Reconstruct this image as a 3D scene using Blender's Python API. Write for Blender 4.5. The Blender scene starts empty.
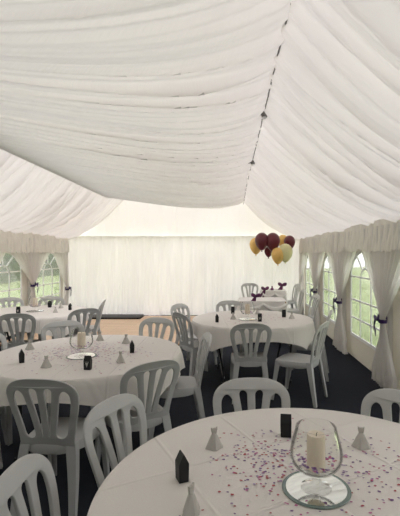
import bpy, bmesh, math, random
from mathutils import Vector, Matrix, noise
random.seed(7)
PI = math.pi
scene = bpy.context.scene
COL = scene.collection

# ---------------------------------------------------------------- materials
def new_mat(name):
    m = bpy.data.materials.new(name); m.use_nodes = True
    nt = m.node_tree; nt.nodes.clear()
    out = nt.nodes.new('ShaderNodeOutputMaterial')
    return m, nt, out

def principled(name, col, rough=0.6, metal=0.0, spec=0.5, bump=0.0, bscale=60.0, var=0.0, vscale=6.0, sss=0.0):
    m, nt, out = new_mat(name)
    p = nt.nodes.new('ShaderNodeBsdfPrincipled')
    p.inputs['Base Color'].default_value = (*col, 1)
    p.inputs['Roughness'].default_value = rough
    p.inputs['Metallic'].default_value = metal
    p.inputs['Specular IOR Level'].default_value = spec
    tc = nt.nodes.new('ShaderNodeTexCoord')
    if var > 0:
        n = nt.nodes.new('ShaderNodeTexNoise'); n.inputs['Scale'].default_value = vscale; n.inputs['Detail'].default_value = 5
        nt.links.new(tc.outputs['Object'], n.inputs['Vector'])
        mx = nt.nodes.new('ShaderNodeMix'); mx.data_type = 'RGBA'
        mx.inputs['A'].default_value = (*[c*(1-var) for c in col], 1)
        mx.inputs['B'].default_value = (*[min(1, c*(1+var)) for c in col], 1)
        nt.links.new(n.outputs['Fac'], mx.inputs['Factor'])
        nt.links.new(mx.outputs['Result'], p.inputs['Base Color'])
    if bump > 0:
        n2 = nt.nodes.new('ShaderNodeTexNoise'); n2.inputs['Scale'].default_value = bscale; n2.inputs['Detail'].default_value = 4
        nt.links.new(tc.outputs['Object'], n2.inputs['Vector'])
        b = nt.nodes.new('ShaderNodeBump'); b.inputs['Strength'].default_value = bump; b.inputs['Distance'].default_value = 0.01
        nt.links.new(n2.outputs['Fac'], b.inputs['Height']); nt.links.new(b.outputs['Normal'], p.inputs['Normal'])
    nt.links.new(p.outputs[0], out.inputs[0])
    return m

def fabric(name, col, trans=0.4, sheer=0.0, tcol=None, var=0.03, vscale=3.0, bump=0.15, bscale=40, stretch=(1, 1, 1)):
    """cloth that scatters light on both of its faces"""
    m, nt, out = new_mat(name)
    tc = nt.nodes.new('ShaderNodeTexCoord')
    mp = nt.nodes.new('ShaderNodeMapping'); mp.inputs['Scale'].default_value = stretch
    nt.links.new(tc.outputs['Object'], mp.inputs['Vector'])
    n = nt.nodes.new('ShaderNodeTexNoise'); n.inputs['Scale'].default_value = vscale; n.inputs['Detail'].default_value = 6
    nt.links.new(mp.outputs[0], n.inputs['Vector'])
    mx = nt.nodes.new('ShaderNodeMix'); mx.data_type = 'RGBA'
    mx.inputs['A'].default_value = (*[c*(1-var) for c in col], 1)
    mx.inputs['B'].default_value = (*[min(.98, c*(1+var)) for c in col], 1)
    nt.links.new(n.outputs['Fac'], mx.inputs['Factor'])
    n2 = nt.nodes.new('ShaderNodeTexNoise'); n2.inputs['Scale'].default_value = bscale; n2.inputs['Detail'].default_value = 3
    nt.links.new(mp.outputs[0], n2.inputs['Vector'])
    b = nt.nodes.new('ShaderNodeBump'); b.inputs['Strength'].default_value = bump; b.inputs['Distance'].default_value = 0.01
    nt.links.new(n2.outputs['Fac'], b.inputs['Height'])
    d = nt.nodes.new('ShaderNodeBsdfDiffuse'); t = nt.nodes.new('ShaderNodeBsdfTranslucent')
    nt.links.new(mx.outputs['Result'], d.inputs['Color'])
    if tcol is None: nt.links.new(mx.outputs['Result'], t.inputs['Color'])
    else: t.inputs['Color'].default_value = (*tcol, 1)
    nt.links.new(b.outputs['Normal'], d.inputs['Normal'])
    s = nt.nodes.new('ShaderNodeMixShader'); s.inputs[0].default_value = trans
    nt.links.new(d.outputs[0], s.inputs[1]); nt.links.new(t.outputs[0], s.inputs[2])
    last = s
    if sheer > 0:
        tr = nt.nodes.new('ShaderNodeBsdfTransparent')
        s2 = nt.nodes.new('ShaderNodeMixShader'); s2.inputs[0].default_value = sheer
        nt.links.new(s.outputs[0], s2.inputs[1]); nt.links.new(tr.outputs[0], s2.inputs[2]); last = s2
    nt.links.new(last.outputs[0], out.inputs[0])
    return m

def clear(name, tint, gloss=0.05, edge=0.35, rough=0.02):
    """thin clear sheet: see-through with a fresnel reflection"""
    m, nt, out = new_mat(name)
    tr = nt.nodes.new('ShaderNodeBsdfTransparent'); tr.inputs[0].default_value = (*tint, 1)
    g = nt.nodes.new('ShaderNodeBsdfGlossy'); g.inputs['Roughness'].default_value = rough
    lw = nt.nodes.new('ShaderNodeLayerWeight'); lw.inputs['Blend'].default_value = edge
    ma = nt.nodes.new('ShaderNodeMath'); ma.operation = 'MULTIPLY_ADD'
    ma.inputs[1].default_value = 0.75; ma.inputs[2].default_value = gloss; ma.use_clamp = True
    nt.links.new(lw.outputs['Fresnel'], ma.inputs[0])
    s = nt.nodes.new('ShaderNodeMixShader')
    nt.links.new(ma.outputs[0], s.inputs[0]); nt.links.new(tr.outputs[0], s.inputs[1]); nt.links.new(g.outputs[0], s.inputs[2])
    nt.links.new(s.outputs[0], out.inputs[0])
    return m

M = {}
M['lining'] = fabric('lining_cloth', (.82, .795, .78), .15, var=.04, vscale=2.0, bump=.25, bscale=25, stretch=(.35, 3, .35))
M['canopy'] = fabric('canopy_pvc', (.845, .815, .82), .165, var=.03, vscale=1.5, bump=.1)
M['back_cloth'] = fabric('back_curtain_cloth', (.835, .815, .82), .175, var=.11, vscale=1.6, bump=.2, stretch=(2.5, 1, .5))
M['wall_pvc'] = fabric('wall_pvc', (.70, .67, .62), .22, var=.05)
M['valance'] = fabric('valance_cloth', (.77, .745, .70), .18, var=.16, vscale=9, bump=.5, bscale=30, stretch=(1, 1, .6))
M['curtain'] = fabric('curtain_cloth', (.83, .815, .80), .46, sheer=.12, var=.05, stretch=(1, 3, .5))
M['cloth'] = fabric('table_cloth', (.76, .73, .695), .12, var=.03, vscale=4, bump=.08, bscale=120)
M['cloth_cream'] = fabric('table_cloth_white', (.82, .80, .78), .15, var=.03, vscale=4, bump=.08, bscale=120)
def creases(m):
    nt = m.node_tree
    bmp = [n for n in nt.nodes if n.type == 'BUMP'][0]
    tc = [n for n in nt.nodes if n.type == 'TEX_COORD'][0]
    br = nt.nodes.new('ShaderNodeTexBrick'); br.offset = 0
    br.inputs['Scale'].default_value = 1; br.inputs['Brick Width'].default_value = .37; br.inputs['Row Height'].default_value = .37
    br.inputs['Mortar Size'].default_value = .012; br.inputs['Mortar Smooth'].default_value = 1
    nt.links.new(tc.outputs['Object'], br.inputs['Vector'])
    b2 = nt.nodes.new('ShaderNodeBump'); b2.inputs['Strength'].default_value = .5; b2.inputs['Distance'].default_value = .006
    nt.links.new(br.outputs['Fac'], b2.inputs['Height']); nt.links.new(b2.outputs['Normal'], bmp.inputs['Normal'])
creases(M['cloth'])
def glow_through(m, col, f):
    # thin moulded plastic lets a little light through
    nt = m.node_tree
    out = [n for n in nt.nodes if n.type == 'OUTPUT_MATERIAL'][0]; p = [n for n in nt.nodes if n.type == 'BSDF_PRINCIPLED'][0]
    t = nt.nodes.new('ShaderNodeBsdfTranslucent'); t.inputs[0].default_value = (*col, 1)
    mx = nt.nodes.new('ShaderNodeMixShader'); mx.inputs[0].default_value = f
    nt.links.new(p.outputs[0], mx.inputs[1]); nt.links.new(t.outputs[0], mx.inputs[2]); nt.links.new(mx.outputs[0], out.inputs[0])
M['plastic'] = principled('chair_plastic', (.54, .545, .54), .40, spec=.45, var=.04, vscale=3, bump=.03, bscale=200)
M['carpet'] = principled('carpet', (.021, .023, .031), .95, spec=.1, bump=.6, bscale=250, var=.25, vscale=14)
glow_through(M['plastic'], (.62, .62, .60), .22)
M['black_metal'] = principled('black_metal', (.02, .02, .022), .45, spec=.4)
M['ply'] = principled('plywood', (.42, .30, .18), .6, var=.15)
M['black_card'] = principled('black_card', (.012, .012, .014), .5, spec=.35)
M['white_card'] = principled('pearl_card', (.47, .45, .42), .5, var=.04, vscale=40)
M['mirror'] = principled('mirror', (.80, .83, .81), .03, metal=1.0)
M['mirror_edge'] = principled('mirror_edge', (.13, .18, .165), .2, spec=.6)
M['glass'] = clear('bowl_glass', (.985, .985, .98), .015, .10)
M['pvc_clear'] = clear('clear_pvc', (.95, .965, .96), .03, .3, .08)
M['muntin'] = principled('white_glazing_bars', (.86, .87, .87), .5)
M['wax'] = fabric('candle_wax', (.84, .77, .66), .25, var=.03, bump=.1)
M['wick'] = principled('wick', (.03, .025, .02), .9)
M['ribbon'] = principled('purple_satin', (.035, .012, .10), .4, spec=.5)
M['plum'] = principled('plum_satin', (.11, .018, .085), .4, spec=.5)
M['burgundy'] = principled('burgundy_latex', (.115, .010, .022), .28, spec=.55)
M['gold'] = principled('gold_latex', (.78, .50, .15), .28, spec=.5)
M['pale'] = principled('pale_green_gold_latex', (.72, .68, .38), .28, spec=.5)
M['string'] = principled('white_string', (.75, .74, .72), .6)
M['steel'] = principled('steel', (.32, .31, .30), .35, metal=.9)
M['seam'] = principled('grey_tape', (.20, .19, .18), .8, var=.2)
M['c_purple'] = principled('confetti_purple', (.13, .04, .20), .35)
M['c_pink'] = principled('confetti_pink', (.42, .08, .24), .35)
M['c_red'] = principled('confetti_red', (.36, .035, .05), .35)
M['c_lilac'] = principled('confetti_lilac', (.30, .20, .38), .35)
M['dark_end_wall'] = principled('light_blocking_wall', (.09, .09, .09), .8)  # unseen wall, dark so little light comes back from behind the camera

def wood_mat():
    m, nt, out = new_mat('oak_parquet')
    p = nt.nodes.new('ShaderNodeBsdfPrincipled'); p.inputs['Roughness'].default_value = .42
    tc = nt.nodes.new('ShaderNodeTexCoord')
    br = nt.nodes.new('ShaderNodeTexBrick')
    br.inputs['Scale'].default_value = 1.0
    br.inputs['Color1'].default_value = (.66, .44, .28, 1); br.inputs['Color2'].default_value = (.74, .53, .36, 1)
    br.inputs['Mortar'].default_value = (.36, .22, .12, 1); br.inputs['Mortar Size'].default_value = .004
    br.inputs['Brick Width'].default_value = .60; br.inputs['Row Height'].default_value = .10
    nt.links.new(tc.outputs['Object'], br.inputs['Vector'])
    mp = nt.nodes.new('ShaderNodeMapping'); mp.inputs['Scale'].default_value = (2, 40, 2)
    n = nt.nodes.new('ShaderNodeTexNoise'); n.inputs['Scale'].default_value = 2; n.inputs['Detail'].default_value = 6
    nt.links.new(tc.outputs['Object'], mp.inputs[0]); nt.links.new(mp.outputs[0], n.inputs['Vector'])
    mx = nt.nodes.new('ShaderNodeMix'); mx.data_type = 'RGBA'; mx.blend_type = 'MULTIPLY'; mx.inputs['Factor'].default_value = .35
    nt.links.new(br.outputs['Color'], mx.inputs['A']); nt.links.new(n.outputs['Color'], mx.inputs['B'])
    nt.links.new(mx.outputs['Result'], p.inputs['Base Color']); nt.links.new(p.outputs[0], out.inputs[0])
    return m
M['wood'] = wood_mat()

def grass_mat(name, a, b, sc):
    m, nt, out = new_mat(name)
    d = nt.nodes.new('ShaderNodeBsdfDiffuse'); tc = nt.nodes.new('ShaderNodeTexCoord')
    n = nt.nodes.new('ShaderNodeTexNoise'); n.inputs['Scale'].default_value = sc; n.inputs['Detail'].default_value = 8
    r = nt.nodes.new('ShaderNodeValToRGB')
    r.color_ramp.elements[0].position = .3; r.color_ramp.elements[1].position = .7
    r.color_ramp.elements[0].color = (*a, 1); r.color_ramp.elements[1].color = (*b, 1)
    nt.links.new(tc.outputs['Object'], n.inputs['Vector']); nt.links.new(n.outputs['Fac'], r.inputs[0])
    nt.links.new(r.outputs[0], d.inputs['Color']); nt.links.new(d.outputs[0], out.inputs[0])
    return m
M['grass'] = grass_mat('lawn_grass', (.40, .49, .24), (.56, .64, .38), .8)
M['hedge'] = grass_mat('hedge_leaves', (.10, .13, .11), (.24, .28, .20), 6)

# ---------------------------------------------------------------- helpers
def obj(name, bm, m, parent=None, smooth=35, recalc=True):
    if recalc: bmesh.ops.recalc_face_normals(bm, faces=bm.faces[:])
    me = bpy.data.meshes.new(name); bm.to_mesh(me); bm.free()
    for mm in (m if isinstance(m, (list, tuple)) else [m]): me.materials.append(M[mm])
    if smooth:
        for p in me.polygons: p.use_smooth = True
        me.set_sharp_from_angle(angle=math.radians(smooth))
    o = bpy.data.objects.new(name, me); COL.objects.link(o)
    if parent: o.parent = parent
    return o

def thing(name, label, cat, loc=(0, 0, 0), rz=0, group=None):
    o = bpy.data.objects.new(name, None); COL.objects.link(o)
    o.empty_display_size = .1; o.location = loc; o.rotation_euler = (0, 0, rz)
    return tag(o, label, cat, group)

def tag(o, label, cat, group=None, kind=None):
    o['label'] = label; o['category'] = cat
    if group: o['group'] = group
    if kind: o['kind'] = kind
    return o

def struct(o):
    o['kind'] = 'structure'; return o

def dup(root, loc, rz, label):
    r = root.copy(); COL.objects.link(r); r.location = loc; r.rotation_euler = (0, 0, rz); r['label'] = label
    for ch in list(root.children):
        c = ch.copy(); COL.objects.link(c); c.parent = r
        for g in list(ch.children):
            d = g.copy(); COL.objects.link(d); d.parent = c
    return r

def grid(bm, nu, nv, f, mat=0, closeu=False):
    vs = [[bm.verts.new(f(i/(nu if closeu else nu-1), j/(nv-1))) for j in range(nv)] for i in range(nu)]
    for i in range(nu if closeu else nu-1):
        a, b = vs[i], vs[(i+1) % nu]
        for j in range(nv-1):
            fc = bm.faces.new((a[j], b[j], b[j+1], a[j+1])); fc.material_index = mat
    return vs

def box(bm, c, s, rot=None, bev=0):
    r = bmesh.ops.create_cube(bm, size=1)
    vs = r['verts']
    for v in vs: v.co = Vector((v.co.x*s[0], v.co.y*s[1], v.co.z*s[2]))
    if bev:
        es = list({e for v in vs for e in v.link_edges})
        rr = bmesh.ops.bevel(bm, geom=es, offset=bev, segments=2, affect='EDGES', profile=.6)
        vs = list({v for f in rr['faces'] for v in f.verts} | {v for v in vs if v.is_valid})
    for v in vs:
        co = v.co.copy()
        if rot is not None: co = rot @ co
        v.co = co + Vector(c)
    return vs

def tube(bm, pts, rad, n=8, cap=True):
    pts = [Vector(p) for p in pts]
    rads = rad if isinstance(rad, (list, tuple)) else [rad]*len(pts)
    rings = []
    for i, p in enumerate(pts):
        d = (pts[min(i+1, len(pts)-1)] - pts[max(i-1, 0)]).normalized()
        up = Vector((0, 0, 1)) if abs(d.z) < .9 else Vector((1, 0, 0))
        a = d.cross(up).normalized(); b = d.cross(a).normalized()
        rings.append([bm.verts.new(p + rads[i]*(math.cos(2*PI*k/n)*a + math.sin(2*PI*k/n)*b)) for k in range(n)])
    for r0, r1 in zip(rings, rings[1:]):
        for k in range(n): bm.faces.new((r0[k], r0[(k+1) % n], r1[(k+1) % n], r1[k]))
    if cap:
        bm.faces.new(rings[0]); bm.faces.new(rings[-1])

def lathe(bm, prof, n=32, cap0=True, cap1=True, mat=0):
    rings = [[bm.verts.new((r*math.cos(2*PI*k/n), r*math.sin(2*PI*k/n), z)) for k in range(n)] for r, z in prof]
    for r0, r1 in zip(rings, rings[1:]):
        for k in range(n):
            f = bm.faces.new((r0[k], r0[(k+1) % n], r1[(k+1) % n], r1[k])); f.material_index = mat
    if cap0: bm.faces.new(rings[0]).material_index = mat
    if cap1: bm.faces.new(rings[-1]).material_index = mat

def fill2d(loops, extrude, bevel=0, res=1):
    """flat sheet with holes (outer loop first) as bmesh in the XY plane, thick along Z"""
    cu = bpy.data.curves.new('tmp', 'CURVE'); cu.dimensions = '2D'; cu.fill_mode = 'BOTH'
    cu.extrude = extrude; cu.bevel_depth = bevel; cu.bevel_resolution = res
    for lp in loops:
        sp = cu.splines.new('POLY'); sp.points.add(len(lp)-1); sp.use_cyclic_u = True
        for p, (x, y) in zip(sp.points, lp): p.co = (x, y, 0, 1)
    o = bpy.data.objects.new('tmp', cu); COL.objects.link(o)
    bpy.context.view_layer.update()
    dg = bpy.context.evaluated_depsgraph_get()
    me = bpy.data.meshes.new_from_object(o.evaluated_get(dg))
    bm = bmesh.new(); bm.from_mesh(me)
    bmesh.ops.remove_doubles(bm, verts=bm.verts[:], dist=1e-5)
    bpy.data.objects.remove(o); bpy.data.curves.remove(cu); bpy.data.meshes.remove(me)
    return bm

def nz(a, b=0.0, c=0.0): return noise.noise(Vector((a, b, c)))
def sm(t): t = max(0, min(1, t)); return t*t*(3-2*t)

# ---------------------------------------------------------------- the marquee
RX, LX = 1.89, -4.25            # side walls
R1, VX, R2 = .345, -1.20, -2.72  # ridge, valley gutter, second ridge
ZR, ZE, ZF = 3.10, 2.05, 1.975   # ridge, eaves on the left and back, eave on the right             # ridge and eave heights
Y0, Y1 = -.95, 10.55  # near end set just behind the camera to reduce light from there
POSTS = [10.44, 8.55, 6.66, 4.76, 2.87, .98, -.90]
CENT = [(a+b)/2 for a, b in zip(POSTS, POSTS[1:])]

bm = bmesh.new(); box(bm, ((RX+LX)/2, (Y0+Y1)/2, -.03), (RX-LX+.1, Y1-Y0+.1, .06))
struct(obj('floor', bm, 'carpet', smooth=0))

def pleat(s, t, seed):
    # long soft folds, some of them sharp-crested
    a = nz(s*1.15, t*.22, seed); d = .075*(1-abs(a)*2.4)
    b = nz(s*2.7+9, t*.35, seed+3); q = max(0, 1-abs(b)*3.4); d += .070*q*q
    c = nz(s*5.5+4, t*.4, seed+5); q = max(0, 1-abs(c)*3.0); d += .036*q*q
    e = nz(s*11+2, t*.5, seed+8); q = max(0, 1-abs(e)*2.6); d += .011*q*q
    d += .008*nz(s*20, t*.6, seed+7)
    return d

def slope(name, xa, za, xb, zb, seed, ya=Y0, yb=Y1-.02, sag=.10, ny=900, nt=26, amp=1.0):
    nrm = Vector((-(zb-za), 0, (xb-xa))).normalized()
    if nrm.z > 0: nrm = -nrm
    bm = bmesh.new()
    def f(u, t):
        y = ya+(yb-ya)*u
        yy = y + .15*nz(y*.5, t*1.0, seed+20)*math.sin(PI*t)
        env = .40+.60*abs(math.sin(PI*t))**.6
        p = Vector((xa+(xb-xa)*t, yy, za+(zb-za)*t - sag*math.sin(PI*t)*(1+.35*nz(y*.7, 0, seed))))
        if name == 'ceiling_middle': env *= 1-t**4
        return p + nrm*pleat(y*1.0, t, seed)*env*amp
    grid(bm, ny, nt, f)
    return struct(obj(name, bm, 'lining', smooth=80, recalc=False))

slope('ceiling_right', R1, ZR, RX+.02, ZF+.01, 1.0, amp=1.2)
slope('ceiling_left', LX-.02, ZE+.01, R2, ZR, 5.0, amp=1.5)
slope('ceiling_middle', R2, ZR, VX+.03, ZE+.12, 8.0, yb=4.3, sag=-.03, amp=.7, ny=260)

# ceiling sheet of the main ridge: folds sweep diagonally from the ridge down to the gutter
YE = Y1-.05
def yv(yr): return .9+.0272*yr*yr if yr > 0 else .9+yr*.8
def diag(u, t, disp=True):
    yr = Y0+(YE-Y0)*u
    a = Vector((R1, yr, ZR-.13*sm((yr-8)/2.5))); b = Vector((VX, yv(yr), ZE+.075))
    p = a.lerp(b, t)
    far = sm((yr-2)/8)
    p.z -= .17*math.sin(PI*t**.9)
    p.y -= .35*math.sin(PI*t)*far
    if disp:
        env = .35+.65*abs(math.sin(PI*t))**.5
        nrm = Vector((.52, -.12, -.85)).normalized()
        p += nrm*pleat(yr*.95+.25*t, t, 14.0)*env*.88*(1-.95*t**6)*(1-t+t*min(1, max(.12, .0544*yr)))*(1.25-.35*far)
    return p
bm = bmesh.new(); grid(bm, 1100, 40, diag)
struct(obj('ceiling_centre', bm, 'lining', smooth=80, recalc=False))

# the roof sheet past the end of that drape
bm = bmesh.new()
def past(u, t):
    e = diag(1.0, t, False); e.y -= .25
    x = R1+(R2-R1)*t
    ya = e.y if x > VX else yv(YE)-.3
    zc = ZR+.02-.16*math.sin(PI*t)
    y = ya+(Y1-ya)*u
    return Vector((x, y, zc+.02*nz(x*3, y*1.2, 3)))
grid(bm, 60, 40, past)
struct(obj('ceiling_back', bm, 'canopy', smooth=80, recalc=False))

# ridge seam tape
for i, (x, z) in enumerate(((R1, ZR-.012), )):
    bm = bmesh.new()
    def rs(u, t):
        y = Y0+(Y1-.1-Y0)*u
        a = 2*PI*t
        return Vector((x+.006*math.cos(a)+.008*nz(y*5, 1, 1), y, z-.078-.13*sm((y-8)/2.5)+.006*math.sin(a)+.008*nz(y*7, 2, 2)))
    grid(bm, 260, 7, rs)
    struct(obj('trim_%d' % (i+1), bm, 'seam'))

# gutter beam over the valley
bm = bmesh.new(); box(bm, (VX, (Y0+3.6)/2, ZE+.19), (.06, 3.6-Y0, .06))
struct(obj('trim_2', bm, 'muntin', smooth=0))

# back wall: gathered cloth below the eave rail, flat gable cloth above
bm = bmesh.new()
def bw(u, t):
    x = LX+(RX-LX)*u; z = .03+(ZE-.03)*t
    w = .55+.45*(1-t)
    y = .075*nz(x*5.0, t*.5, 2)+.04*nz(x*13, t*.8, 4)+.10*nz(x*1.7, t*.6, 6)+.06*nz(x*2.2, t*3, 16)
    y += .03*nz(x*3, t*7, 9)*(1-sm(t*4))
    return Vector((x, Y1-.16+y*w-.02*(1-t), z))
grid(bm, 520, 22, bw)
struct(obj('wall_back', bm, 'back_cloth', smooth=60, recalc=False))
prof = [(LX, ZE-.02), (R2, ZR+.03), ((R1+R2)/2, ZR-.12), (R1, ZR+.03), (RX, ZE-.02)]
bm = bmesh.new()
def gb(u, t):
    x = LX+(RX-LX)*u
    zt = ZE
    for (xa, za), (xb, zb) in zip(prof, prof[1:]):
        if xa <= x <= xb+1e-6: zt = za+(zb-za)*(x-xa)/(xb-xa)
    zt = max(zt, ZE)
    z = ZE-.02+(zt-ZE+.04)*t
    return Vector((x, Y1-.03+.02*nz(x*4, z*1.5, 3)+.012*nz(x*11, z*3, 5), z))
grid(bm, 240, 14, gb)
struct(obj('wall_gable', bm, 'canopy', smooth=60, recalc=False))
bm = bmesh.new(); tube(bm, [(LX, Y1-.075, ZE), (RX, Y1-.075, ZE)], .012)
struct(obj('trim_3', bm, 'string'))
# unseen end wall behind the photographer, dark and close to hold light back
bm = bmesh.new(); box(bm, ((RX+LX)/2, Y0-.02, 1.6), (RX-LX+.1, .03, 3.3))
struct(obj('wall_front_unseen', bm, 'dark_end_wall', smooth=0))

# side walls with arched openings, built in (y, z) and turned upright
WW, WB, WS = .68, .34, 1.24      # half width, sill, spring line
def arch(c, hw, zb, zs, n=14, k=.40):
    pts = [(c-hw, zb), (c+hw, zb)]
    for i in range(n+1):
        a = PI*i/n
        pts.append((c+hw*math.cos(a), zs+k*math.sin(a)))
    return pts
def side_wall(name, X, s):
    zt = ZF if s > 0 else ZE
    loops = [[(Y0, 0), (Y1, 0), (Y1, zt), (Y0, zt)]] + [arch(c, WW, WB, WS) for c in CENT]
    bm = fill2d(loops, .004)
    for v in bm.verts: v.co = Vector((X+v.co.z, v.co.x, v.co.y))
    struct(obj(name, bm, 'wall_pvc', smooth=30))
side_wall('wall_right', RX+.02, 1)
side_wall('wall_left', LX-.02, -1)

def bar(bm, pts, w=.014, d=.006, X=0):
    """strip of welded glazing bar along (y, z) points"""
    for (ya, za), (yb, zb) in zip(pts, pts[1:]):
        L = math.hypot(yb-ya, zb-za); a = math.atan2(zb-za, yb-ya)
        box(bm, (X, (ya+yb)/2, (za+zb)/2), (d*2, L+w*.9, w*2), Matrix.Rotation(a, 3, 'X'))
wn = 0
for X, s in ((RX+.02, 1), (LX-.02, -1)):
    for c in CENT:
        wn += 1
        bm = bmesh.new()
        A = arch(c, WW, WB, WS, 20)
        bar(bm, A+[A[0]], .022, .008, X)
        for q in (-WW/3, WW/3): bar(bm, [(c+q, WB), (c+q, WS)], .012, .007, X)
        for z in (WB+.27, WB+.545, WS): bar(bm, [(c-WW, z), (c+WW, z)], .012, .007, X)
        for a in (.30, .5, .70):
            bar(bm, [(c+.20*math.cos(PI*a), WS+.13*math.sin(PI*a)), (c+WW*math.cos(PI*a), WS+.4*math.sin(PI*a))], .012, .007, X)
        bar(bm, [(c+.20*math.cos(PI*i/10), WS+.13*math.sin(PI*i/10)) for i in range(11)], .012, .007, X)
        w = obj('window_%d' % wn, bm, 'muntin', smooth=0); struct(w)
        bm = fill2d([arch(c, WW+.01, WB-.01, WS, 20, .41)], .0015)
        for v in bm.verts: v.co = Vector((X+v.co.z, v.co.x, v.co.y))
        obj('window_pane', bm, 'pvc_clear', w, smooth=0)

# tent posts
for X, s in ((RX-.01, 1), (LX+.01, -1)):
    for k, y in enumerate(POSTS):
        zt = ZF if s > 0 else ZE
        bm = bmesh.new(); box(bm, (X, y, zt/2), (.05, .05, zt), bev=.006)
        struct(obj('trim_%d' % (4+k+(0 if s > 0 else 10)), bm, 'string'))

# valances, one per bay
ORD = ['the far corner', 'the second bay', 'the third bay', 'the bay nearest the camera', 'the bay beside the camera', 'the last bay']
def valance(X, s, k):
    ya, yb = POSTS[k+1]-.02, POSTS[k]+.02
    bm = bmesh.new()
    def f(u, t):
        y = ya+(yb-ya)*u
        lace = .030*abs(math.sin(y*PI/.11))+.03*nz(y*2.3, k, s)+.012*nz(y*40, 1, 1)
        zb = 1.64-lace; zt = (ZF if s > 0 else ZE)+.02
        z = zb+(zt-zb)*t
        d = .030*nz(y*9, t*.5, s*3)+.016*nz(y*23, t*.9, s*5)+.02*nz(y*3, z*4, 8)
        d *= .5+.5*(1-t)
        edge = .05*math.exp(-((u*(yb-ya))/.05)**2)+.05*math.exp(-(((1-u)*(yb-ya))/.05)**2)
        return Vector((X-s*(.10+.035*(1-t)+d-edge*.7), y, z))
    grid(bm, 190, 16, f)
    side = 'right' if s > 0 else 'left'
    where = {0: 'in the bay touching the back wall', 1: 'in the second bay from the back wall', 2: 'in the third bay from the back wall', 3: 'in the fourth bay from the back wall'}[k]
    o = obj('valance', bm, 'valance', smooth=60, recalc=False)
    tag(o, f'cream lace-edged valance on the {side} wall {where}', 'valance', 'lace valances along the walls')
for k in range(4): valance(RX, 1, k)
for k in range(3): valance(LX, -1, k)

# tied-back curtains: two panels meet at every post
def curtain(X, s, yp, side, label, zt=.82, wtop=.92, sheer=False):
    bm = bmesh.new()
    ph = random.random()*9
    def width(z):
        if z > zt: q = (z-zt)/(1.70-zt); return .055+(wtop-.055)*(.75*q+.25*q**1.7 if q < 1 else 1)
        q = (zt-z)/zt; return .055+.26*sm(q*1.25)*(.75+.4*q)
    def f(u, t):
        z = .02+1.90*t
        w = width(z)
        y = yp+side*(.0+w*u)
        g = min(1, w/.35)
        k = 2*PI*5.5
        off = (.012+.028*g)*math.sin(k*u+ph+1.3*nz(u*3, t*1.5, ph)) + .015*g*nz(u*14, t*2, ph)
        if z < .25: off += .03*nz(u*6, z*9, ph)
        pull = .05*math.exp(-((z-zt)/.16)**2)
        return Vector((X-s*(.100+off*.8+pull*.3-.02*u), y, z))
    grid(bm, 90, 50, f)
    o = obj('curtain', bm, 'curtain', smooth=70, recalc=False)
    return tag(o, label, 'curtain', 'tied-back curtains at the windows')

def ribbon_bow(loc, s, label, mat='ribbon', sc=1.0, group='dark purple ribbon ties on the curtains', band=.075, rz=0):
    t = thing('ribbon_bow', label, 'ribbon', loc, rz, group)
    if band:
        bm = bmesh.new()
        grid(bm, 28, 5, lambda u, v: Vector((.055*math.cos(2*PI*u), .8*band*math.sin(2*PI*u), (v-.5)*.045*sc+.03*math.sin(2*PI*u)+.006*math.sin(6*PI*u))), closeu=True)
        obj('band', bm, mat, t)
    for d in (-1, 1):
        bm = bmesh.new()
        def lp(u, v):      # a puffed loop of ribbon
            a = 2*PI*u; b = PI*v
            L = .075*sc; q = .5-.5*math.cos(b)
            wd = (.006+.024*math.sin(b)**.8)*sc
            return Vector((-s*.070+.016*math.sin(a)*sc*math.sin(b), d*L*q, wd*math.cos(a)+.018*sc*q))
        grid(bm, 14, 10, lp, closeu=True)
        obj('loop', bm, mat, t)
        bm = bmesh.new()
        grid(bm, 12, 5, lambda u, v: Vector((-s*(.072+.02*math.sin(3*u+2*v)), (.075+.03*d)*u*sc+(v-.5)*(.03+.02*u)*sc, (-.21 if d < 0 else -.15)*u*sc)))
        obj('tail', bm, mat, t)
    bm = bmesh.new(); bmesh.ops.create_icosphere(bm, subdivisions=2, radius=.018*sc, matrix=Matrix.Translation((-s*.07, 0, 0)))
    obj('knot', bm, mat, t)
    return t

PW = {0: 'far corner post', 1: 'second post from the back wall', 2: 'third post from the back wall', 3: 'fourth post from the back wall', 4: 'fifth post from the back wall'}
for k in range(5):
    y = POSTS[k]
    if k > 0: curtain(RX, 1, y, 1, f'white curtain on the far side of the right wall {PW[k]}')
    curtain(RX, 1, y if k else y-.06, -1, f'white curtain on the near side of the right wall {PW[k]}')
    if k: ribbon_bow((RX-.10, y, .82), 1, f'dark purple ribbon bow at the right wall {PW[k]}')
for k in range(4):
    y = POSTS[k]; zt = .95 if k else .72
    if k > 0: curtain(LX, -1, y, 1, f'white curtain on the far side of the left wall {PW[k]}', .55 if k == 2 else zt)
    curtain(LX, -1, y if k else y-.06, -1, f'white curtain on the near side of the left wall {PW[k]}', zt)
    ribbon_bow((LX+.10, y if k else y-.1, zt), -1, f'dark purple ribbon bow at the left wall {PW[k]}')

# ridge fittings
for y, lab in ((4.05, 'steel cross bracket on the ceiling ridge, the nearer and larger of two'), (6.15, 'small steel cross bracket on the ceiling ridge, the farther of two')):
    t = thing('ridge_bracket', lab, 'bracket', (R1, y, ZR-.12), 0, 'brackets on the ceiling ridge')
    bm = bmesh.new(); tube(bm, [(0, 0, .03), (0, 0, -.03)], .03, 14)
    obj('socket', bm, 'seam', t)
    bm = bmesh.new(); tube(bm, [(-.11, 0, -.02), (-.03, 0, -.005), (.03, 0, -.005), (.11, 0, -.02)], .011, 8)
    obj('crossbar', bm, 'steel', t)
    bm = bmesh.new(); bmesh.ops.create_icosphere(bm, subdivisions=2, radius=.02, matrix=Matrix.Translation((0, 0, -.035)))
    obj('cap', bm, 'muntin', t)

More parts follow.
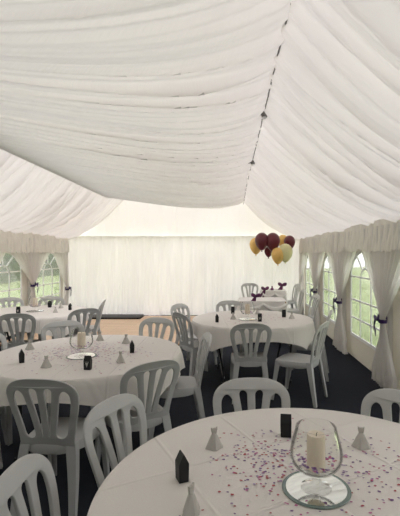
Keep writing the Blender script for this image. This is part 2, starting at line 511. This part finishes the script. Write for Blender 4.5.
# ---------------------------------------------------------------- outside
bm = bmesh.new(); grid(bm, 60, 60, lambda u, v: Vector(((u-.5)*90, (v-.5)*90+5, -.10+.25*nz(u*8, v*8, 1)*min(1, max(0, (max(abs((u-.5)*90)-6, abs((v-.5)*90)-14))/6)))))
o = obj('lawn', bm, 'grass', recalc=False); struct(o)
def hedge(x, y0, y1, h, w, seed, label):
    bm = bmesh.new()
    n = max(30, int((y1-y0)*5))
    def f(u, t):
        a = PI*t
        y = y0+(y1-y0)*u
        k = 1+.22*nz(y*.8, t*3, seed)+.16*nz(y*2.6, t*8, seed+2)
        return Vector((x-w*math.cos(a)*k, y+.1*nz(y*5, t*9, 4), -.15+h*(math.sin(a)**.6)*k))
    vs = grid(bm, n, 20, f)
    bm.faces.new(vs[0]); bm.faces.new(vs[-1])
    tag(obj('hedge', bm, 'hedge', smooth=50), label, 'hedge')
hedge(-15, -6, 36, 2.6, 1.3, 2, 'dark green hedge outside beyond the left wall windows')
hedge(17, -4, 38, 2.3, 1.3, 6, 'green hedge outside across the lawn beyond the right wall windows')

# ---------------------------------------------------------------- dance floor
bm = bmesh.new()
box(bm, ((-4.05-2.17)/2, (7.0+9.75)/2, .0125), (4.05-2.17, 2.75, .025))
o = tag(obj('dance_floor', bm, 'wood', smooth=0), 'oak parquet dance floor section on the left, stopping short of the back curtain', 'dance floor', 'parquet dance floor sections')
bm = bmesh.new()
box(bm, ((-2.165-.65)/2, (7.0+10.30)/2, .0125), (2.165-.65, 3.30, .025))
o = tag(obj('dance_floor', bm, 'wood', smooth=0), 'oak parquet dance floor section reaching the foot of the back curtain', 'dance floor', 'parquet dance floor sections')
bm = bmesh.new(); box(bm, ((-4.05-2.2)/2, 10.06, .03), (4.05-2.2, .56, .06), bev=.008)
tag(obj('floor_plinth', bm, 'black_card'), 'low black plinth between the parquet and the back curtain', 'plinth')

# ---------------------------------------------------------------- chairs
def backrest_mesh():
    def hw(v): return .165+.052*sm(v/.34)
    out = []
    NV = 16
    out += [(hw(.30*i/NV), .30*i/NV) for i in range(NV+1)]
    n = 2.7
    for i in range(1, 32):
        a = PI*i/32
        c, s_ = math.cos(a), math.sin(a)
        out.append((math.copysign(abs(c)**(2/n), c)*hw(.30+.14*s_), .30+.130*abs(s_)**(2/n)))
    out += [(-hw(.30*i/NV), .30*i/NV) for i in range(NV, -1, -1)]
    def slat(k, v):
        q = v/.40
        return k*(.035+.066*q**1.15), .0135+.005*q
    def edges(i, v):
        rail = hw(v)-.036-.012*sm((v-.25)/.15)
        s0, w0 = slat(0, v); s1, w1 = slat(1, v)
        if i == 1: return w0, s1-w1
        return s1+w1, rail
    loops = [out]
    for i, vb, vt in ((1, .055, .376), (2, .045, .358)):
        for sg in (1, -1):
            L, R = [], []
            N = 26
            l, r = edges(i, vt-.03); ht = (r-l)/2*1.15
            l, r = edges(i, vb+.01); hb = (r-l)/2*1.0
            for j in range(N+1):
                q = j/N; q = .5-.5*math.cos(PI*q)
                v = vb+(vt-vb)*q
                l, r = edges(i, v); c, h = (l+r)/2, (r-l)/2
                k = 1
                if v > vt-ht: k = math.sqrt(max(0, 1-((v-vt+ht)/ht)**2))
                elif v < vb+hb: k = math.sqrt(max(0, 1-((vb+hb-v)/hb)**2))
                k = max(k, .03)
                L.append((sg*(c-h*k), v)); R.append((sg*(c+h*k), v))
            loops.append(L+R[::-1])
    bm = fill2d(loops, .0035, .0045, 2)
    for v in bm.verts:
        x, h, d = v.co
        y = -.185-.13*h-.28*h*h+.34*x*x-.012
        v.co = Vector((x, y+d, .425+h))
    return bm

def seat_mesh():
    bm = bmesh.new()
    N = 56
    def ol(k, sc):
        a = 2*PI*k/N; n = 4.0
        c, s_ = math.cos(a), math.sin(a)
        x = math.copysign(abs(c)**(2/n), c); y = math.copysign(abs(s_)**(2/n), s_)
        hwid = .200+.018*y
        return x*hwid*sc, .015+y*.215*sc
    rows = [(.955, .385), (.985, .383), (1.0, .405), (.997, .425), (.975, .436), (.93, .438), (.80, .432), (.55, .424), (.25, .421)]
    rings = []
    for sc, z in rows:
        ring = []
        for k in range(N):
            x, y = ol(k, sc)
            zz = z-(.012*sm((y-.15)/.09) if z > .41 else .0)
            if z < .41: zz -= .012*abs(math.cos(2*(2*PI*k/N)))**3
            ring.append(bm.verts.new((x, y, zz)))
        rings.append(ring)
    for a, b in zip(rings, rings[1:]):
        for k in range(N): bm.faces.new((a[k], a[(k+1) % N], b[(k+1) % N], b[k]))
    bm.faces.new(rings[-1])
    rings2 = [rings[0], [bm.verts.new((ol(k, .95)[0], ol(k, .95)[1], .418)) for k in range(N)]]
    for k in range(N): bm.faces.new((rings2[0][k], rings2[0][(k+1) % N], rings2[1][(k+1) % N], rings2[1][k]))
    bm.faces.new(rings2[1])
    return bm

def leg_mesh(sx, front):
    bm = bmesh.new()
    top = Vector((sx*.185, .185, .43)) if front else Vector((sx*.160, -.182, .44))
    foot = Vector((sx*.212, .245, 0)) if front else Vector((sx*.200, -.262, 0))
    fy = 1 if front else -1
    def prof(q):
        w = .062*(1-q)+.036*q; d = .055*(1-q)+.030*q; th = .010
        # an angle section open to the inside of the chair
        return [(0, 0), (-sx*w, 0), (-sx*w, -fy*th), (-sx*th, -fy*th), (-sx*th, -fy*d), (0, -fy*d)]
    rings = []
    for i in range(9):
        q = i/8
        c = top.lerp(foot, q)
        c += Vector((sx*.012, fy*.012, 0)) * (1-q)
        c.x += sx*.006*math.sin(PI*q)
        rings.append([bm.verts.new((c.x+a, c.y+b, c.z)) for a, b in prof(q)])
    for a, b in zip(rings, rings[1:]):
        for k in range(6): bm.faces.new((a[k], a[(k+1) % 6], b[(k+1) % 6], b[k]))
    bm.faces.new(rings[0]); bm.faces.new(rings[-1])
    return bm

CHAIR = None
def chair(x, y, deg, label, z=0):
    global CHAIR
    if CHAIR is None:
        t = thing('plastic_chair', label, 'chair', (x, y, z), math.radians(deg), 'white plastic slat-back chairs')
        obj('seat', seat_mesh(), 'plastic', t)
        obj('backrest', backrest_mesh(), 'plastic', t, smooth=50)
        for sx in (-1, 1):
            obj('leg', leg_mesh(sx, True), 'plastic', t); obj('leg', leg_mesh(sx, False), 'plastic', t)
        CHAIR = t
        return t
    return dup(CHAIR, (x, y, z), math.radians(deg), label)

# round the near table
chair(.14, 2.04, 184, 'white plastic chair across the nearest round table, its back behind the black box')
chair(.72, 1.88, 139, 'white plastic chair at the nearest table, cut by the right edge of the photo')
chair(-.32, 1.88, -113, 'white plastic chair facing right at the left rim of the nearest round table')
chair(-.43, 1.35, -88, 'white plastic chair in the bottom left corner, only its arched back showing')
# left table
chair(-1.08, 2.63, -5, 'plastic chair seen squarely from behind at the near side of the left table')
chair(-.69, 2.95, 38, 'plastic chair seen obliquely from behind at the near right of the left table')
chair(-.48, 3.60, 102, 'plastic chair seen side-on at the right rim of the left table, facing left')
chair(-1.65, 4.12, 212, 'white plastic chair on the far side of the left table, behind its glass bowl')
chair(-1.99, 3.62, 252, 'plastic chair at the far left rim of the left table, cut by the photo edge')
chair(-1.98, 3.08, -68, 'plastic chair at the near left of the left table, only legs at the photo edge')
chair(-.90, 4.32, 163, 'white plastic chair beyond the left table with parquet showing through its slats')
# back left table
chair(-2.68, 5.24, 12, 'grey-shaded plastic chair turned away at the near side of the back left table')
chair(-2.12, 5.64, 40, 'grey-shaded plastic chair at the near right of the back left table, beside the parquet')
chair(-2.28, 6.36, 98, 'white plastic chair seen edge-on at the right rim of the back left table')
chair(-3.52, 6.58, 221, 'white plastic chair at the far left of the back left table, under the windows')
chair(-3.04, 6.70, 186, 'white plastic chair directly behind the back left table, near the second left window')
# right table
chair(.217, 4.53, 1, 'plastic chair turned squarely away in the middle of the right table\'s near side')
chair(.76, 4.46, 60, 'plastic chair seen side-on at the near right of the right table')
chair(1.02, 5.28, 76, 'plastic chair at the right rim of the right table, next to the tied curtain')
chair(-.39, 5.18, -54, 'plastic chair turned sideways at the near left of the right table')
chair(-.50, 5.76, 241, 'white plastic chair on the far left of the right table, against the parquet')
chair(.03, 6.04, 187, 'white plastic chair beyond the right table, mostly hidden by its tabletop')
# top tables
chair(.50, 9.98, 180, 'white plastic chair facing us against the back curtain, left of the balloons')
chair(1.40, 10.0, 100, 'white plastic chair in the far right corner of the tent')
chair(1.24, 8.42, 88, 'white plastic chair by the right wall between the two oblong tables')
chair(1.27, 7.24, 98, 'white plastic chair at the right end of the nearer oblong table')

# ---------------------------------------------------------------- tables
TR, TZ = .77, .74
def round_table(cx, cy, rot, label, clabel, seed):
    t = thing('round_table', label, 'table', (cx, cy, 0), rot, 'round banquet tables')
    bm = bmesh.new(); lathe(bm, [(TR-.02, TZ-.034), (TR-.008, TZ-.030), (TR-.008, TZ-.010), (TR-.02, TZ-.006)], 64)
    obj('tabletop', bm, 'ply', t)
    for sx in (-1, 1):
        for sy in (-1, 1):
            bm = bmesh.new()
            tube(bm, [(sx*.44, sy*.24, TZ-.03), (sx*.46, sy*.25, .45), (sx*.40, sy*.31, .12), (sx*.42, sy*.36, .012)], .014, 8)
            tube(bm, [(sx*.42, sy*.36, .03), (sx*.42, sy*.36, 0)], .019, 8)
            obj('leg', bm, 'black_metal', t)
        bm = bmesh.new(); tube(bm, [(sx*.447, -.245, .42), (sx*.447, .245, .42)], .010, 8)
        tube(bm, [(sx*.447, 0, .42), (sx*.10, 0, TZ-.035)], .009, 8)
        obj('brace', bm, 'black_metal', t)
    bm = bmesh.new()
    N = 160
    def sq(a):
        m = max(abs(math.cos(a)), abs(math.sin(a)))
        return 1/m
    rows = []
    flat = [.02, .2, .4, .6, .70, TR-.012]
    def top(r, a): return Vector((r*math.cos(a), r*math.sin(a), TZ+.0015*nz(r*math.cos(a)*4, r*math.sin(a)*4, seed)))
    for r in flat: rows.append([bm.verts.new(top(r, 2*PI*k/N)) for k in range(N)])
    for j in range(12):
        q = j/11
        row = []
        for k in range(N):
            a = 2*PI*k/N
            drop = .14+.15*((sq(a)-1)/.41)**.9
            d = drop*q
            fold = math.sin(9*a+2.2*nz(math.cos(a)*1.5, math.sin(a)*1.5, seed)*3)
            flare = .09+.10*fold+.08*nz(math.cos(a)*3, math.sin(a)*3, seed+4)
            r = TR+.006+.010*min(1, d/.03)+max(-.0, d*max(.0, flare))
            z = TZ-.004-d if q > 0 else TZ-.003
            row.append(bm.verts.new((r*math.cos(a), r*math.sin(a), z)))
        rows.append(row)
    bm.faces.new(rows[0])
    for a, b in zip(rows, rows[1:]):
        for k in range(N): bm.faces.new((a[k], a[(k+1) % N], b[(k+1) % N], b[k]))
    o = obj('tablecloth', bm, 'cloth', smooth=60)
    o.location = (cx, cy, .004); o.rotation_euler = (0, 0, rot)
    tag(o, clabel, 'tablecloth', 'white tablecloths on the round tables')

round_table(.31, 1.42, .5, 'round banquet table nearest the camera, in the bottom right', 'white tablecloth on the nearest round table, with scattered confetti', 1)
round_table(-1.20, 3.44, .0, 'round banquet table on the left in front of the parquet', 'white tablecloth on the left round table, hanging behind the dark chair back', 2)
round_table(.29, 5.30, .1, 'round banquet table on the right with chairs at every side', 'white tablecloth with pointed corners on the right round table', 3)
round_table(-2.90, 5.92, .1, 'round banquet table at the back left by the windows', 'white tablecloth on the back left round table', 4)

def oblong_table(x0, x1, y0, y1, label, clabel, seed, hem):
    cx, cy = (x0+x1)/2, (y0+y1)/2; a, b = (x1-x0)/2, (y1-y0)/2
    t = thing('oblong_table', label, 'table', (cx, cy, 0), 0, 'oblong tables by the back curtain')
    bm = bmesh.new(); box(bm, (0, 0, TZ-.02), (2*a-.03, 2*b-.03, .03), bev=.004); obj('tabletop', bm, 'ply', t)
    for sx in (-1, 1):
        for sy in (-1, 1):
            bm = bmesh.new(); tube(bm, [(sx*(a-.08), sy*(b-.08), TZ-.03), (sx*(a-.06), sy*(b-.06), 0)], .014); obj('leg', bm, 'black_metal', t)
    bm = bmesh.new()
    N = 200
    def ring(k, grow):
        u = 2*PI*k/N; n = 9
        c, s_ = math.cos(u), math.sin(u)
        e = 2/n
        return Vector((math.copysign(abs(c)**e, c)*(a+grow), math.copysign(abs(s_)**e, s_)*(b+grow), 0))
    rows = []
    for sc in (.02, .5, .9, 1): rows.append([bm.verts.new(ring(k, 0)*sc+Vector((0, 0, TZ+.004))) for k in range(N)])
    for j in range(1, 13):
        q = j/12; row = []
        for k in range(N):
            p0 = ring(k, 0)
            w = .012*math.sin((p0.x-p0.y)*34+3*nz(p0.x*3, p0.y*3, seed))+.012*nz(p0.x*9, p0.y*9, seed)
            p = ring(k, .012+q*(.03+w)); p.z = TZ-.004-(TZ-hem)*q
            row.append(bm.verts.new(p))
        rows.append(row)
    bm.faces.new(rows[0])
    for r0, r1 in zip(rows, rows[1:]):
        for k in range(N): bm.faces.new((r0[k], r0[(k+1) % N], r1[(k+1) % N], r1[k]))
    o = obj('tablecloth', bm, 'cloth_cream', smooth=60); o.location = (cx, cy, 0)
    tag(o, clabel, 'tablecloth', 'white cloths on the oblong tables')
    # swag across the front
    bm = bmesh.new()
    def sw(u, v):
        x = -a+2*a*u; s_ = math.sin(PI*((u*2) % 1 if u < 1 else 1))
        return Vector((x, -b-.045-.025*math.sin(PI*v)-.01*s_, TZ-.02-.14*s_*(.5+.5*v)-.05*v+.01*math.sin(9*v)))
    grid(bm, 60, 8, sw)
    obj('swag', bm, 'cloth_cream', o, smooth=60)
oblong_table(.16, 1.02, 7.22, 7.92, 'oblong white-draped table behind the right round table', 'white tablecloth on the oblong table nearer to the camera', 5, .06)
oblong_table(.74, 1.30, 9.25, 9.85, 'small oblong white-draped table under the balloons', 'white tablecloth on the small oblong table under the balloons', 6, .06)

PG = 'plum bows on the oblong tables'
ribbon_bow((.46, 7.23, TZ+.10), 0, 'plum bow standing on the left end of the nearer oblong table', 'plum', 1.15, PG, 0, 1.3)
ribbon_bow((.80, 9.23, TZ+.06), 0, 'plum bow on the left front corner of the table under the balloons', 'plum', 1.3, PG, 0, 1.9)
ribbon_bow((1.24, 9.60, TZ+.12), 0, 'plum bow on the right end of the table under the balloons', 'plum', 1.45, PG, 0, 1.2)

# ---------------------------------------------------------------- centrepieces
def centrepiece(x, y, where):
    z = TZ+.0055
    bm = bmesh.new()
    lathe(bm, [(.117, 0), (.120, .0015), (.119, .003), (.106, .004)], 64, mat=1)
    bm.faces.ensure_lookup_table()
    for f in bm.faces:
        if len(f.verts) > 8: f.material_index = 0
    o = obj('mirror_disc', bm, ['mirror', 'mirror_edge'], smooth=30); o.location = (x, y, z)
    tag(o, f'round mirror plate under the glass bowl on {where}', 'mirror plate', 'mirror plates under the bowls')
    t = thing('glass_bowl', f'big brandy-glass candle bowl on {where}', 'glass bowl', (x, y, z+.004), 0, 'brandy-glass candle bowls')
    bm = bmesh.new()
    lathe(bm, [(.052, .0), (.054, .003), (.045, .007), (.020, .012), (.013, .020), (.013, .048), (.018, .058)], 40, True, False)
    obj('foot', bm, 'glass', t)
    outer = [(.016, .058), (.045, .061), (.069, .071), (.084, .088), (.0915, .109), (.0918, .126), (.088, .150), (.081, .176), (.074, .200), (.0705, .216)]
    inner = [(max(.004, r-.003), h+.003 if h < .095 else h) for r, h in outer][::-1]
    bm = bmesh.new(); lathe(bm, outer+[(.069, .2175)]+inner, 48, True, True)
    obj('bowl', bm, 'glass', t)
    bm = bmesh.new(); bmesh.ops.create_circle(bm, segments=8, radius=.001)
    bm.free()
    # petals lying in the bowl
    bm = bmesh.new()
    for i in range(42):
        a = random.random()*2*PI; r = .038+.030*random.random()
        pz = .075+max(0, (r-.045))*.8+.012*random.random()
        c = Vector((r*math.cos(a), r*math.sin(a), pz))
        rot = Matrix.Rotation(random.random()*6, 3, 'Z') @ Matrix.Rotation(random.uniform(-.6, .6), 3, 'X')
        vs = [bm.verts.new(c+rot @ Vector((.0075*math.cos(k*PI/3), .006*math.sin(k*PI/3), .001*(k % 2)))) for k in range(6)]
        bm.faces.new(vs).material_index = random.choice((0, 0, 1, 2))
    o = obj('petals', bm, ['c_purple', 'c_pink', 'c_lilac'], smooth=0); o.location = (x, y, z+.004)
    tag(o, f'purple and pink petals lying in the glass bowl on {where}', 'petals', None, 'stuff')
    t = thing('pillar_candle', f'ivory pillar candle standing in the glass bowl on {where}', 'candle', (x, y, z+.004+.0670), 0, 'pillar candles in the bowls')
    bm = bmesh.new(); lathe(bm, [(.030, 0), (.032, .002), (.032, .118), (.030, .122), (.026, .120), (.010, .115), (.003, .114)], 32)
    obj('wax', bm, 'wax', t)
    bm = bmesh.new(); tube(bm, [(0, 0, .112), (.001, 0, .123), (.004, 0, .128)], .0012, 6)
    obj('wick', bm, 'wick', t)
T1, T2, T3, T4 = 'the nearest round table', 'the left round table', 'the right round table', 'the back left round table'
centrepiece(.304, 1.43, T1); centrepiece(-1.21, 3.30, T2); centrepiece(.225, 5.20, T3); centrepiece(-2.86, 5.95, T4)

# favour boxes: a bride's dress and a groom's suit
DRESS = SUIT = None
def dress(x, y, deg, label):
    global DRESS
    if DRESS is None:
        t = thing('dress_favour_box', label, 'favour box', (x, y, TZ+.005), math.radians(deg), 'white dress favour boxes')
        bm = bmesh.new()
        rows = []
        for q in range(9):
            h = q/8; z = .062*h
            w = .026*(1-h)**.85+.0095; d = .021*(1-h)**.85+.007
            row = []
            for k in range(16):
                a = 2*PI*k/16
                fl = 1+.16*(1-h)*math.cos(4*a+.4)
                row.append(bm.verts.new((w*math.cos(a)*fl, d*math.sin(a)*fl, z)))
            rows.append(row)
        for a, b in zip(rows, rows[1:]):
            for k in range(16): bm.faces.new((a[k], a[(k+1) % 16], b[(k+1) % 16], b[k]))
        bm.faces.new(rows[0]); bm.faces.new(rows[-1])
        obj('skirt', bm, 'white_card', t, smooth=12)
        bm = fill2d([[(-.0085, 0), (.0085, 0), (.0125, .018), (.013, .027), (.008, .023), (.003, .025), (0, .021), (-.003, .025), (-.008, .023), (-.013, .027), (-.0125, .018)]], .0035, .0008, 1)
        for v in bm.verts: v.co = Vector((v.co.x, v.co.z, .060+v.co.y))
        obj('bodice', bm, 'white_card', t)
        DRESS = t; return t
    return dup(DRESS, (x, y, TZ+.005), math.radians(deg), label)
def suit(x, y, deg, label):
    global SUIT
    if SUIT is None:
        t = thing('suit_favour_box', label, 'favour box', (x, y, TZ+.005), math.radians(deg), 'black suit favour boxes')
        bm = bmesh.new(); w, d = .0245, .0185
        A = [(-w, -d, 0), (w, -d, 0), (w, d, 0), (-w, d, 0)]
        rows = [[bm.verts.new((px*k, py*k2, z)) for px, py, _ in A] for k, k2, z in ((.96, .96, 0), (1, 1, .03), (1.03, 1.04, .066), (1.0, .10, .100))]
        for a, b in zip(rows, rows[1:]):
            for k in range(4): bm.faces.new((a[k], a[(k+1) % 4], b[(k+1) % 4], b[k]))
        bm.faces.new(rows[0]); bm.faces.new(rows[-1])
        bmesh.ops.bevel(bm, geom=bm.edges[:], offset=.0012, segments=1, affect='EDGES')
        obj('jacket', bm, 'black_card', t, smooth=20)
        bm = fill2d([[(-.0135, .060), (.0135, .060), (0, .020)]], .0006)
        for v in bm.verts: v.co = Vector((v.co.x, -d*1.05-.0006+v.co.z, v.co.y))
        s_ = obj('shirt_front', bm, 'white_card', t, smooth=0); s_['label'] = 'white shirt front'
        bm = bmesh.new()
        for s2 in (-1, 1):
            vs = [bm.verts.new((0, -d*1.05-.003, .056+e)) for e in (-.002, .002)]+[bm.verts.new((s2*.009, -d*1.05-.003, .056+e)) for e in (.005, -.005)]
            bm.faces.new(vs)
        bmesh.ops.solidify(bm, geom=bm.faces[:], thickness=.0015)
        obj('bow_tie', bm, 'black_card', t, smooth=0)
        SUIT = t; return t
    return dup(SUIT, (x, y, TZ+.005), math.radians(deg), label)
dress(-.068, 1.733, 20, 'white dress favour box standing left of the glass bowl on the nearest table')
dress(.563, 1.74, -15, 'white dress favour box standing to the right of the glass bowl on the nearest table')
dress(-.125, 1.30, 60, 'white dress favour box closest to the bottom of the photo, beside a black suit box')
suit(-.176, 1.487, 115, 'black suit favour box standing at the left of the nearest table')
suit(.255, 1.847, 172, 'black suit favour box at the far rim of the nearest table, behind the glass bowl')
dress(-1.75, 3.54, 10, 'white dress favour box farthest left on the left table')
dress(-1.35, 2.975, 30, 'white dress favour box above the dark chair back on the left table')
suit(-1.60, 3.11, 120, 'black suit favour box farthest left on the left table')
suit(-1.025, 2.92, -4, 'black suit favour box showing white shirt, before the bowl on the left table')
dress(-1.255, 3.91, 0, 'white dress favour box at the far rim of the left table, right behind the bowl')
dress(-.97, 3.78, 15, 'white dress favour box at the far right of the left table, by the parquet')
dress(-.84, 3.11, -20, 'white dress favour box at the near right of the left table')
suit(-.83, 3.43, 105, 'black suit favour box at the right rim of the left table')
suit(-.16, 4.98, 100, 'black suit favour box at the near left of the right table')
suit(.04, 5.70, 178, 'black suit favour box at the far side of the right table, left of the bowl')
suit(.37, 5.03, 0, 'black suit favour box with white shirt front, right of the bowl on the right table')
suit(.716, 5.38, 182, 'black suit favour box at the right end of the right table')
dress(.80, 5.25, 0, 'white dress favour box at the right end of the right table')
dress(.385, 5.65, 20, 'white dress favour box at the far side of the right table')
dress(.04, 5.20, 10, 'white dress favour box left of the bowl on the right table')
suit(-2.98, 5.70, 10, 'black suit favour box with pale front on the left of the back left table')
suit(-2.84, 6.38, 180, 'black suit favour box at the far side of the back left table, below the window')
dress(-2.50, 5.80, 0, 'white dress favour box at the right of the back left table')
dress(-2.62, 6.28, 30, 'white dress favour box at the far right of the back left table')
suit(-2.40, 6.08, 95, 'black suit favour box at the right rim of the back left table')

def confetti(cx, cy, spots, n, size, label):
    bm = bmesh.new()
    for i in range(n):
        while True:
            sx, sy, sp = random.choice(spots)
            x, y = random.gauss(sx, sp), random.gauss(sy, sp)
            if math.hypot(x, y) < .66 and math.hypot(x-spots[0][3-3]*0, y) > -1: break
        r = size*random.uniform(.75, 1.3)
        a0 = random.random()*6; z = TZ+.0068
        tl = random.uniform(-.12, .12)
        k5 = random.choice((5, 6, 8))
        vs = []
        for k in range(k5):
            a = a0+2*PI*k/k5
            rr = r if random.random() < .8 else r*.6
            vs.append(bm.verts.new((cx+x+rr*math.cos(a), cy+y+rr*math.sin(a)*.85, z+tl*rr*math.cos(a))))
        bm.faces.new(vs).material_index = random.choices((0, 1, 2, 3), (4, 3, 3, 2))[0]
    tag(obj('confetti', bm, ['c_purple', 'c_pink', 'c_red', 'c_lilac'], smooth=0), label, 'confetti', None, 'stuff')
confetti(.31, 1.42, [(-.17, .12, .11), (-.20, .20, .08), (-.05, .32, .12), (.18, .20, .14), (.30, .05, .16), (-.10, -.20, .16), (.15, -.22, .2), (.05, .05, .28)], 640, .0056, 'purple pink and red confetti strewn over the cloth of the nearest round table')
confetti(-1.20, 3.40, [(-.15, .1, .16), (.1, .1, .2), (.1, -.15, .2), (-.25, .0, .15)], 460, .0075, 'purple and pink confetti strewn over the cloth of the left round table')
confetti(.29, 5.30, [(-.05, -.1, .2), (.15, .05,   .2)], 160, .008, 'purple and pink confetti strewn over the cloth of the right round table')
confetti(-2.9, 5.92, [(.1, -.1, .2), (.15, .05, .2)], 120, .006, 'purple and pink confetti strewn over the cloth of the back left table')

# ---------------------------------------------------------------- balloons
bm = bmesh.new(); lathe(bm, [(.035, 0), (.045, .012), (.038, .035), (.022, .055), (.012, .075), (.022, .095), (.004, .10)], 20)
wo = obj('balloon_weight', bm, 'plum'); wo.location = (.99, 9.52, TZ+.005)
tag(wo, 'small plum balloon weight on the table under the balloons', 'balloon weight')
W = Vector((.99, 9.52, TZ+.095))
def balloon(px, py, d, r, mat, label):
    r *= 1.05; X = (px-230)/405*d; Z = 1.57-(py-255)/405*d
    t = thing('balloon', label, 'balloon', (X, d, Z), random.random()*6, 'cluster of balloons')
    bm = bmesh.new()
    pr = []
    for i in range(1, 24):
        a = PI*i/24
        rr = r*math.sin(a); z = r*1.08*math.cos(a)
        if z < 0:
            q = -z/(r*1.08); z *= 1.42; rr *= (1-.26*q*q)
        pr.append((max(.004, rr), z))
    lathe(bm, pr, 28)
    obj('body', bm, mat, t, smooth=180)
    bm = bmesh.new(); zb = -r*1.08*1.42
    lathe(bm, [(.012, zb+.014), (.009, zb), (.020, zb-.026)], 12)
    obj('knot', bm, mat, t)
    e = Matrix.Rotation(-t.rotation_euler.z, 3, 'Z') @ (W-Vector((X, d, Z)))
    s0 = Vector((0, 0, zb-.01))
    bm = bmesh.new()
    tube(bm, [s0.lerp(e, i/10)-Vector((0, 0, .0)) for i in range(11)], .0016, 5)
    obj('string', bm, 'string', t)
balloon(256, 244.5, 9.62, .148, 'gold', 'gold balloon at the left end of the cluster')
balloon(261.8, 240, 9.38, .152, 'burgundy', 'burgundy balloon overlapping the gold balloon at the left of the cluster')
balloon(272.8, 240.5, 9.36, .160, 'burgundy', 'burgundy balloon in the top middle of the cluster')
balloon(277.8, 254.5, 9.20, .140, 'gold', 'gold balloon hanging lowest in the cluster')
balloon(285.3, 251.5, 9.24, .158, 'pale', 'pale green-gold balloon at the lower right of the cluster')
balloon(289.5, 241.5, 9.78, .130, 'burgundy', 'burgundy balloon at the right end of the cluster')
balloon(268.5, 251, 9.66, .095, 'burgundy', 'small burgundy balloon peeping out low in the middle of the cluster')
balloon(283, 240.5, 9.95, .125, 'gold', 'gold balloon half hidden at the back of the cluster')

# ---------------------------------------------------------------- light
w = bpy.data.worlds.new('overcast_sky'); scene.world = w; w.use_nodes = True
nt = w.node_tree; nt.nodes.clear()
out = nt.nodes.new('ShaderNodeOutputWorld'); bg = nt.nodes.new('ShaderNodeBackground')
tc = nt.nodes.new('ShaderNodeTexCoord')
dt = nt.nodes.new('ShaderNodeVectorMath'); dt.operation = 'DOT_PRODUCT'
dt.inputs[1].default_value = Vector((.22, .80, .56)).normalized()
mr = nt.nodes.new('ShaderNodeMapRange'); mr.inputs['From Min'].default_value = -.5; mr.inputs['From Max'].default_value = 1.0
mr.inputs['To Min'].default_value = 1.2; mr.inputs['To Max'].default_value = 3.6
nt.links.new(tc.outputs['Generated'], dt.inputs[0]); nt.links.new(dt.outputs['Value'], mr.inputs['Value'])
nt.links.new(mr.outputs[0], bg.inputs['Strength']); bg.inputs['Color'].default_value = (1.0, .975, .972, 1)
nt.links.new(bg.outputs[0], out.inputs[0])

# ---------------------------------------------------------------- camera
cd = bpy.data.cameras.new('camera'); cam = bpy.data.objects.new('camera', cd); COL.objects.link(cam)
cd.sensor_fit = 'HORIZONTAL'; cd.sensor_width = 36; cd.lens = 36*405/400
cd.shift_x = -30/400; cd.shift_y = -3/400
cd.clip_start = .05; cd.clip_end = 200
cam.location = (0, 0, 1.57); cam.rotation_euler = (PI/2, 0, 0)
scene.camera = cam

scene.view_settings.view_transform = 'Standard'; scene.view_settings.look = 'None'
scene.view_settings.gamma = 1; scene.view_settings.use_curve_mapping = False
scene.view_settings.exposure = 0.6
scene.cycles.use_denoising = True
scene.cycles.max_bounces = 14; scene.cycles.diffuse_bounces = 8; scene.cycles.transparent_max_bounces = 24
scene.cycles.transmission_bounces = 10; scene.cycles.glossy_bounces = 4
